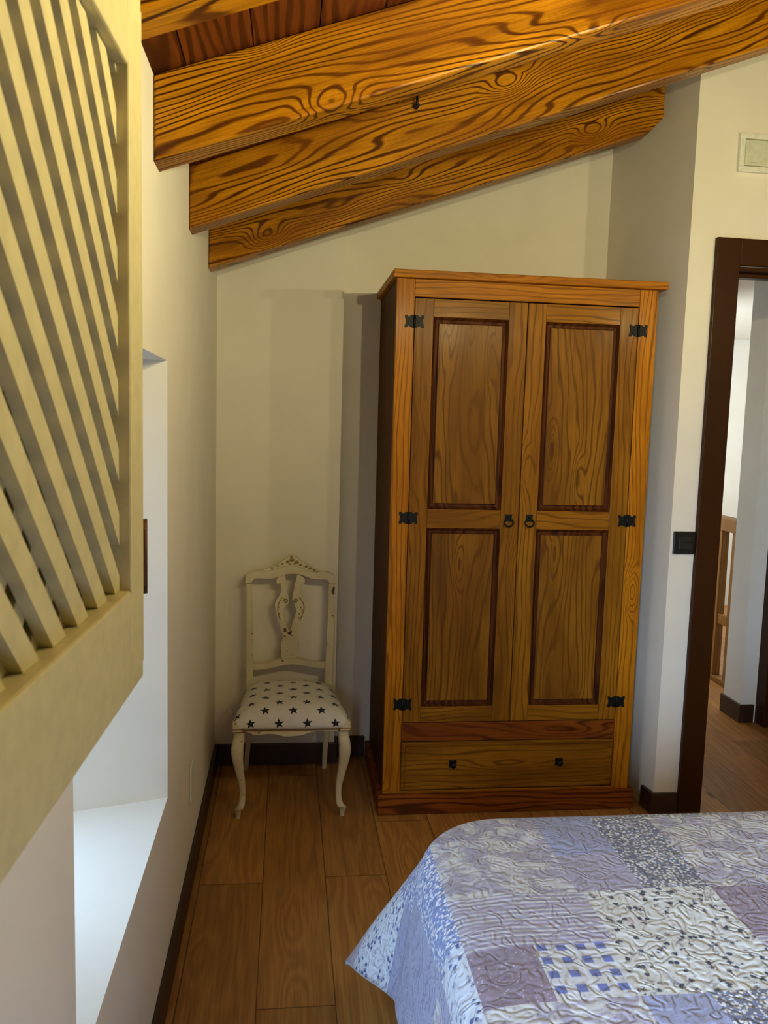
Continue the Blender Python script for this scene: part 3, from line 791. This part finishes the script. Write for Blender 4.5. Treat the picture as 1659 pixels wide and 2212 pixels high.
for i in range(nx+1):
    row = []
    for j in range(ny+1):
        x, y = corner_clip(X0+(X1-X0)*i/nx, Y0+(Y1-Y0)*j/ny); v = bm.verts.new(cloth_pt(x, y)); UVs[v] = (x, y); row.append(v)
    G.append(row)
for i in range(nx):
    for j in range(ny):
        vs = (G[i][j], G[i+1][j], G[i+1][j+1], G[i][j+1]); f = bm.faces.new(vs); f.smooth = True
        mx = sum(UVs[v][0] for v in vs)/4; my = sum(UVs[v][1] for v in vs)/4
        f.material_index = QI[patch(mx, my)]
        for lp in f.loops: lp[uvl].uv = UVs[lp.vert]
bs = link('bedspread', bm, [QM[k] for k in QK])
tag(bs, 'quilted patchwork bedspread in blue, grey and white draped over the bed', 'bedspread')
so = bs.modifiers.new('thick', 'SOLIDIFY'); so.thickness = .007; so.offset = 1
# piped hem
bm = bmesh.new()
edge = [cloth_pt(*corner_clip(X0, Y0+(Y1-Y0)*j/ny)) for j in range(0, ny+1)]
edge += [cloth_pt(*corner_clip(X0+(X1-X0)*i/nx, Y1)) for i in range(1, nx+1)]
edge += [cloth_pt(*corner_clip(X1, Y0+(Y1-Y0)*j/ny)) for j in range(ny-1, -1, -1)]
e2 = [edge[0]]
for p in edge:
    if (p-e2[-1]).length > .004: e2.append(p)
tube(bm, e2, .0055, 8); link('hem_binding', bm, fabric('hem_binding', C3(190, 200, 216), C3(170, 182, 204)), bs)

# ------------------------------------------------------------------ lattice-door wall cupboard at the left
ang = math.atan2(-.9994, -.0343)  # direction of local +X (towards the viewer)
LC = empty('lattice_cupboard', (-.176, 1.056, 1.068), 'cream wall cupboard with a diagonal lattice door, near left edge', 'cupboard')
LC.rotation_euler = (0, 0, ang)
# local: +X runs towards the viewer, +Y is out of the wall side... local Y+ = (sin) -> check sign
ydir = Vector((-math.sin(ang), math.cos(ang), 0))
SG = 1 if ydir.x > 0 else -1        # +1 when local +Y points into the room
Lw, Hh, T = .68, .822, .050
def lb(bm, s0, s1, d0, d1, z0, z1, bev=.002, mi=0):
    a, b = sorted((SG*-d0, SG*-d1)); quad_box(bm, s0, s1, a, b, z0, z1, mi, bev)
# d = depth behind the front face
bm = bmesh.new()
lb(bm, .012, .080, 0, T, .024, Hh-.024); lb(bm, Lw-.08, Lw-.012, 0, T, .024, Hh-.024)
lb(bm, .0805, Lw-.0805, 0, T, .024, .128, .003); lb(bm, .0805, Lw-.0805, 0, T, Hh-.11, Hh-.024, .003)
door_ = link('lattice_door', bm, m_cream, LC)
bm = bmesh.new()
lb(bm, 0, Lw, .0035, T-.002, 0, .0238); lb(bm, 0, Lw, .0035, T-.002, Hh-.0238, Hh); lb(bm, 0, .0118, .0035, T-.002, .0242, Hh-.0242); lb(bm, Lw-.0118, Lw, .0035, T-.002, .0242, Hh-.0242)
link('door_lip', bm, m_cream, door_)
s0, s1, zz0, zz1 = .0805, Lw-.0805, .1285, Hh-.1105
def slats(direction, d0, d1):
    bm = bmesh.new(); w = .0300/math.sqrt(2)*2/2; pitch = .0745
    hw = .0185   # half width measured along s
    n = 40
    for k in range(-n, n):
        c0 = .009+pitch*k + (.0 if direction > 0 else .03)
        # strip: points with |s - direction*(z-zz0) - c0| < hw  (45 degrees), clipped to the opening
        poly = [(c0-hw+direction*-1., zz0-1.), (c0+hw+direction*-1., zz0-1.), (c0+hw+direction*2., zz0+2.), (c0-hw+direction*2., zz0+2.)]
        for ax, lim, keep in ((0, s0, 1), (0, s1, -1), (1, zz0, 1), (1, zz1, -1)):
            out = []
            for i in range(len(poly)):
                p, q_ = poly[i], poly[(i+1) % len(poly)]
                ip = (p[ax]-lim)*keep >= 0; iq = (q_[ax]-lim)*keep >= 0
                if ip: out.append(p)
                if ip != iq:
                    t_ = (lim-p[ax])/(q_[ax]-p[ax]); out.append((p[0]+(q_[0]-p[0])*t_, p[1]+(q_[1]-p[1])*t_))
            poly = out
            if len(poly) < 3: break
        if len(poly) < 3: continue
        a, b = sorted((SG*-d0, SG*-d1)); prism(bm, poly, b-a, axis='Y', off=a, bev=0)
    return bm
link('lattice_slats', slats(1, .0135, .0255), m_cream, door_)
link('lattice_slats', slats(-1, .0257, .0370), m_cream, door_)
bm = bmesh.new()
lb(bm, .016, Lw-.016, .0585, .0605, .005, Hh-.005, 0); link('dark_backing', bm, m_dark, LC)
bm = bmesh.new()
dep = .092
lb(bm, 0, .014, T+.003, dep, 0, Hh, .001); lb(bm, Lw-.014, Lw, T+.003, dep-.02, 0, Hh, .001)
lb(bm, .0142, Lw-.0142, T+.003, dep-.02, 0, .003, .0005); lb(bm, .0142, Lw-.0142, T+.003, dep-.02, Hh-.003, Hh, .0005)
link('carcass', bm, m_cream, LC)
for z_ in (.107,):
    bm = bmesh.new()
    tube(bm, [(-.0055, SG*-.004, z_), (-.0055, SG*-.004, z_+.095)], .0052, 12)
    lb(bm, -.0008, .010, .0, .0034, z_+.012, z_+.083, .0004)
    link('hinge', bm, m_brass, LC)

# ------------------------------------------------------------------ small fixtures
sw = empty('light_switch', (1.3995, 2.754, 1.0045), 'black double light switch plate beside the dark door casing', 'light switch')
box('plate', (-.0395, .0395, -.009, 0, -.0405, .0405), m_black, sw, bev=.002)
m_rock = flat('switch_rocker', C3(34, 34, 30), .3)
box('rocker', (-.02, .028, -.0125, -.0092, .001, .021), m_rock, sw, bev=.0012)
box('rocker', (-.02, .028, -.0125, -.0092, -.021, -.001), m_rock, sw, bev=.0012)
em = empty('emergency_light', (1.63, 2.754, 2.34), 'white rectangular emergency light on the wall above the doorway', 'emergency light')
bm = bmesh.new()
for a in ((-.13, .13, -.063, -.0445), (-.13, .13, .0445, .063), (-.13, -.1115, -.0443, .0443), (.1115, .13, -.0443, .0443)):
    quad_box(bm, a[0], a[1], -.014, 0, a[2], a[3], bev=.002)
link('frame', bm, m_white, em)
box('diffuser', (-.1085, .1085, -.010, -.0002, -.0415, .0415), flat('frosted_diffuser', C3(206, 208, 188), .3), em, bev=.002)
box('logo_mark', (-.086, -.064, -.0106, -.0101, -.032, -.0305), m_grey, em, bev=0)
sk = empty('socket_cover', (XL, 2.43, .31), 'white blank cover plate low on the left wall', 'cover plate')
box('plate', (0.0003, .006, -.035, .035, -.057, .057), m_white, sk, bev=.002)
hk = empty('hook', (.337, 2.352, 2.262), 'small black hook on the side of a ceiling beam', 'hook')
bm = bmesh.new(); tube(bm, [(0, -.0005, .03), (0, -.014, .028), (0, -.018, .012), (0, -.018, .004), (0.0, -.010, -.006), (0, -.003, -.002)], [.003, .003, .0035, .0035, .003, .002], 8); link('hook_wire', bm, m_iron, hk, smooth=True)
bm = bmesh.new(); tube(bm, [(0, -.004, .002), (0, -.016, .002)], .0075, 12); link('screw_cap', bm, m_iron, hk)

# ------------------------------------------------------------------ lamps (out of the frame, hanging from the sloping ceiling)
t = NT('lamp_glass'); t.b.inputs['Emission Color'].default_value = (*WARM, 1); t.b.inputs['Emission Strength'].default_value = 2.0
m_bulb = t.set(Base_Color=(1, .95, .8, 1), Roughness=.4)
for k, (p, e) in enumerate(LAMPS):
    L = empty('pendant_lamp', p, ['pendant lamp nearest the doorway, outside the picture', 'pendant lamp over the bed, outside the picture', 'pendant lamp left of the bed middle, outside the picture', 'pendant lamp nearest the window, outside the picture'][k], 'lamp', 'pendant lamps')
    zc = ceil_z(p[0])-p[2]
    bm = bmesh.new(); tube(bm, [(0, 0, .075), (0, 0, zc)], .003, 8); link('cord', bm, m_black, L)
    bm = bmesh.new(); tube(bm, [(0, 0, .04), (0, 0, .075)], [.017, .012], 16); link('lamp_holder', bm, m_iron, L)
    d = bpy.data.lights.new('bulb_light', 'POINT'); d.energy = e; d.color = WARM; d.shadow_soft_size = .014
    d.use_nodes = True; lt = d.node_tree; emn = lt.nodes['Emission']      # shade throws less light downwards
    tc = lt.nodes.new('ShaderNodeTexCoord'); sx = lt.nodes.new('ShaderNodeSeparateXYZ'); mr = lt.nodes.new('ShaderNodeMapRange'); mr.interpolation_type = 'SMOOTHSTEP'
    lt.links.new(tc.outputs['Normal'], sx.inputs[0]); lt.links.new(sx.outputs[2], mr.inputs[0])
    for i_, v_ in zip((1, 2, 3, 4), (-.80, .0, .20, 1.0)): mr.inputs[i_].default_value = v_
    lt.links.new(mr.outputs[0], emn.inputs['Strength'])
    o = bpy.data.objects.new('bulb_light', d); COL.objects.link(o); o.parent = L; o.location = (0, 0, -.01)
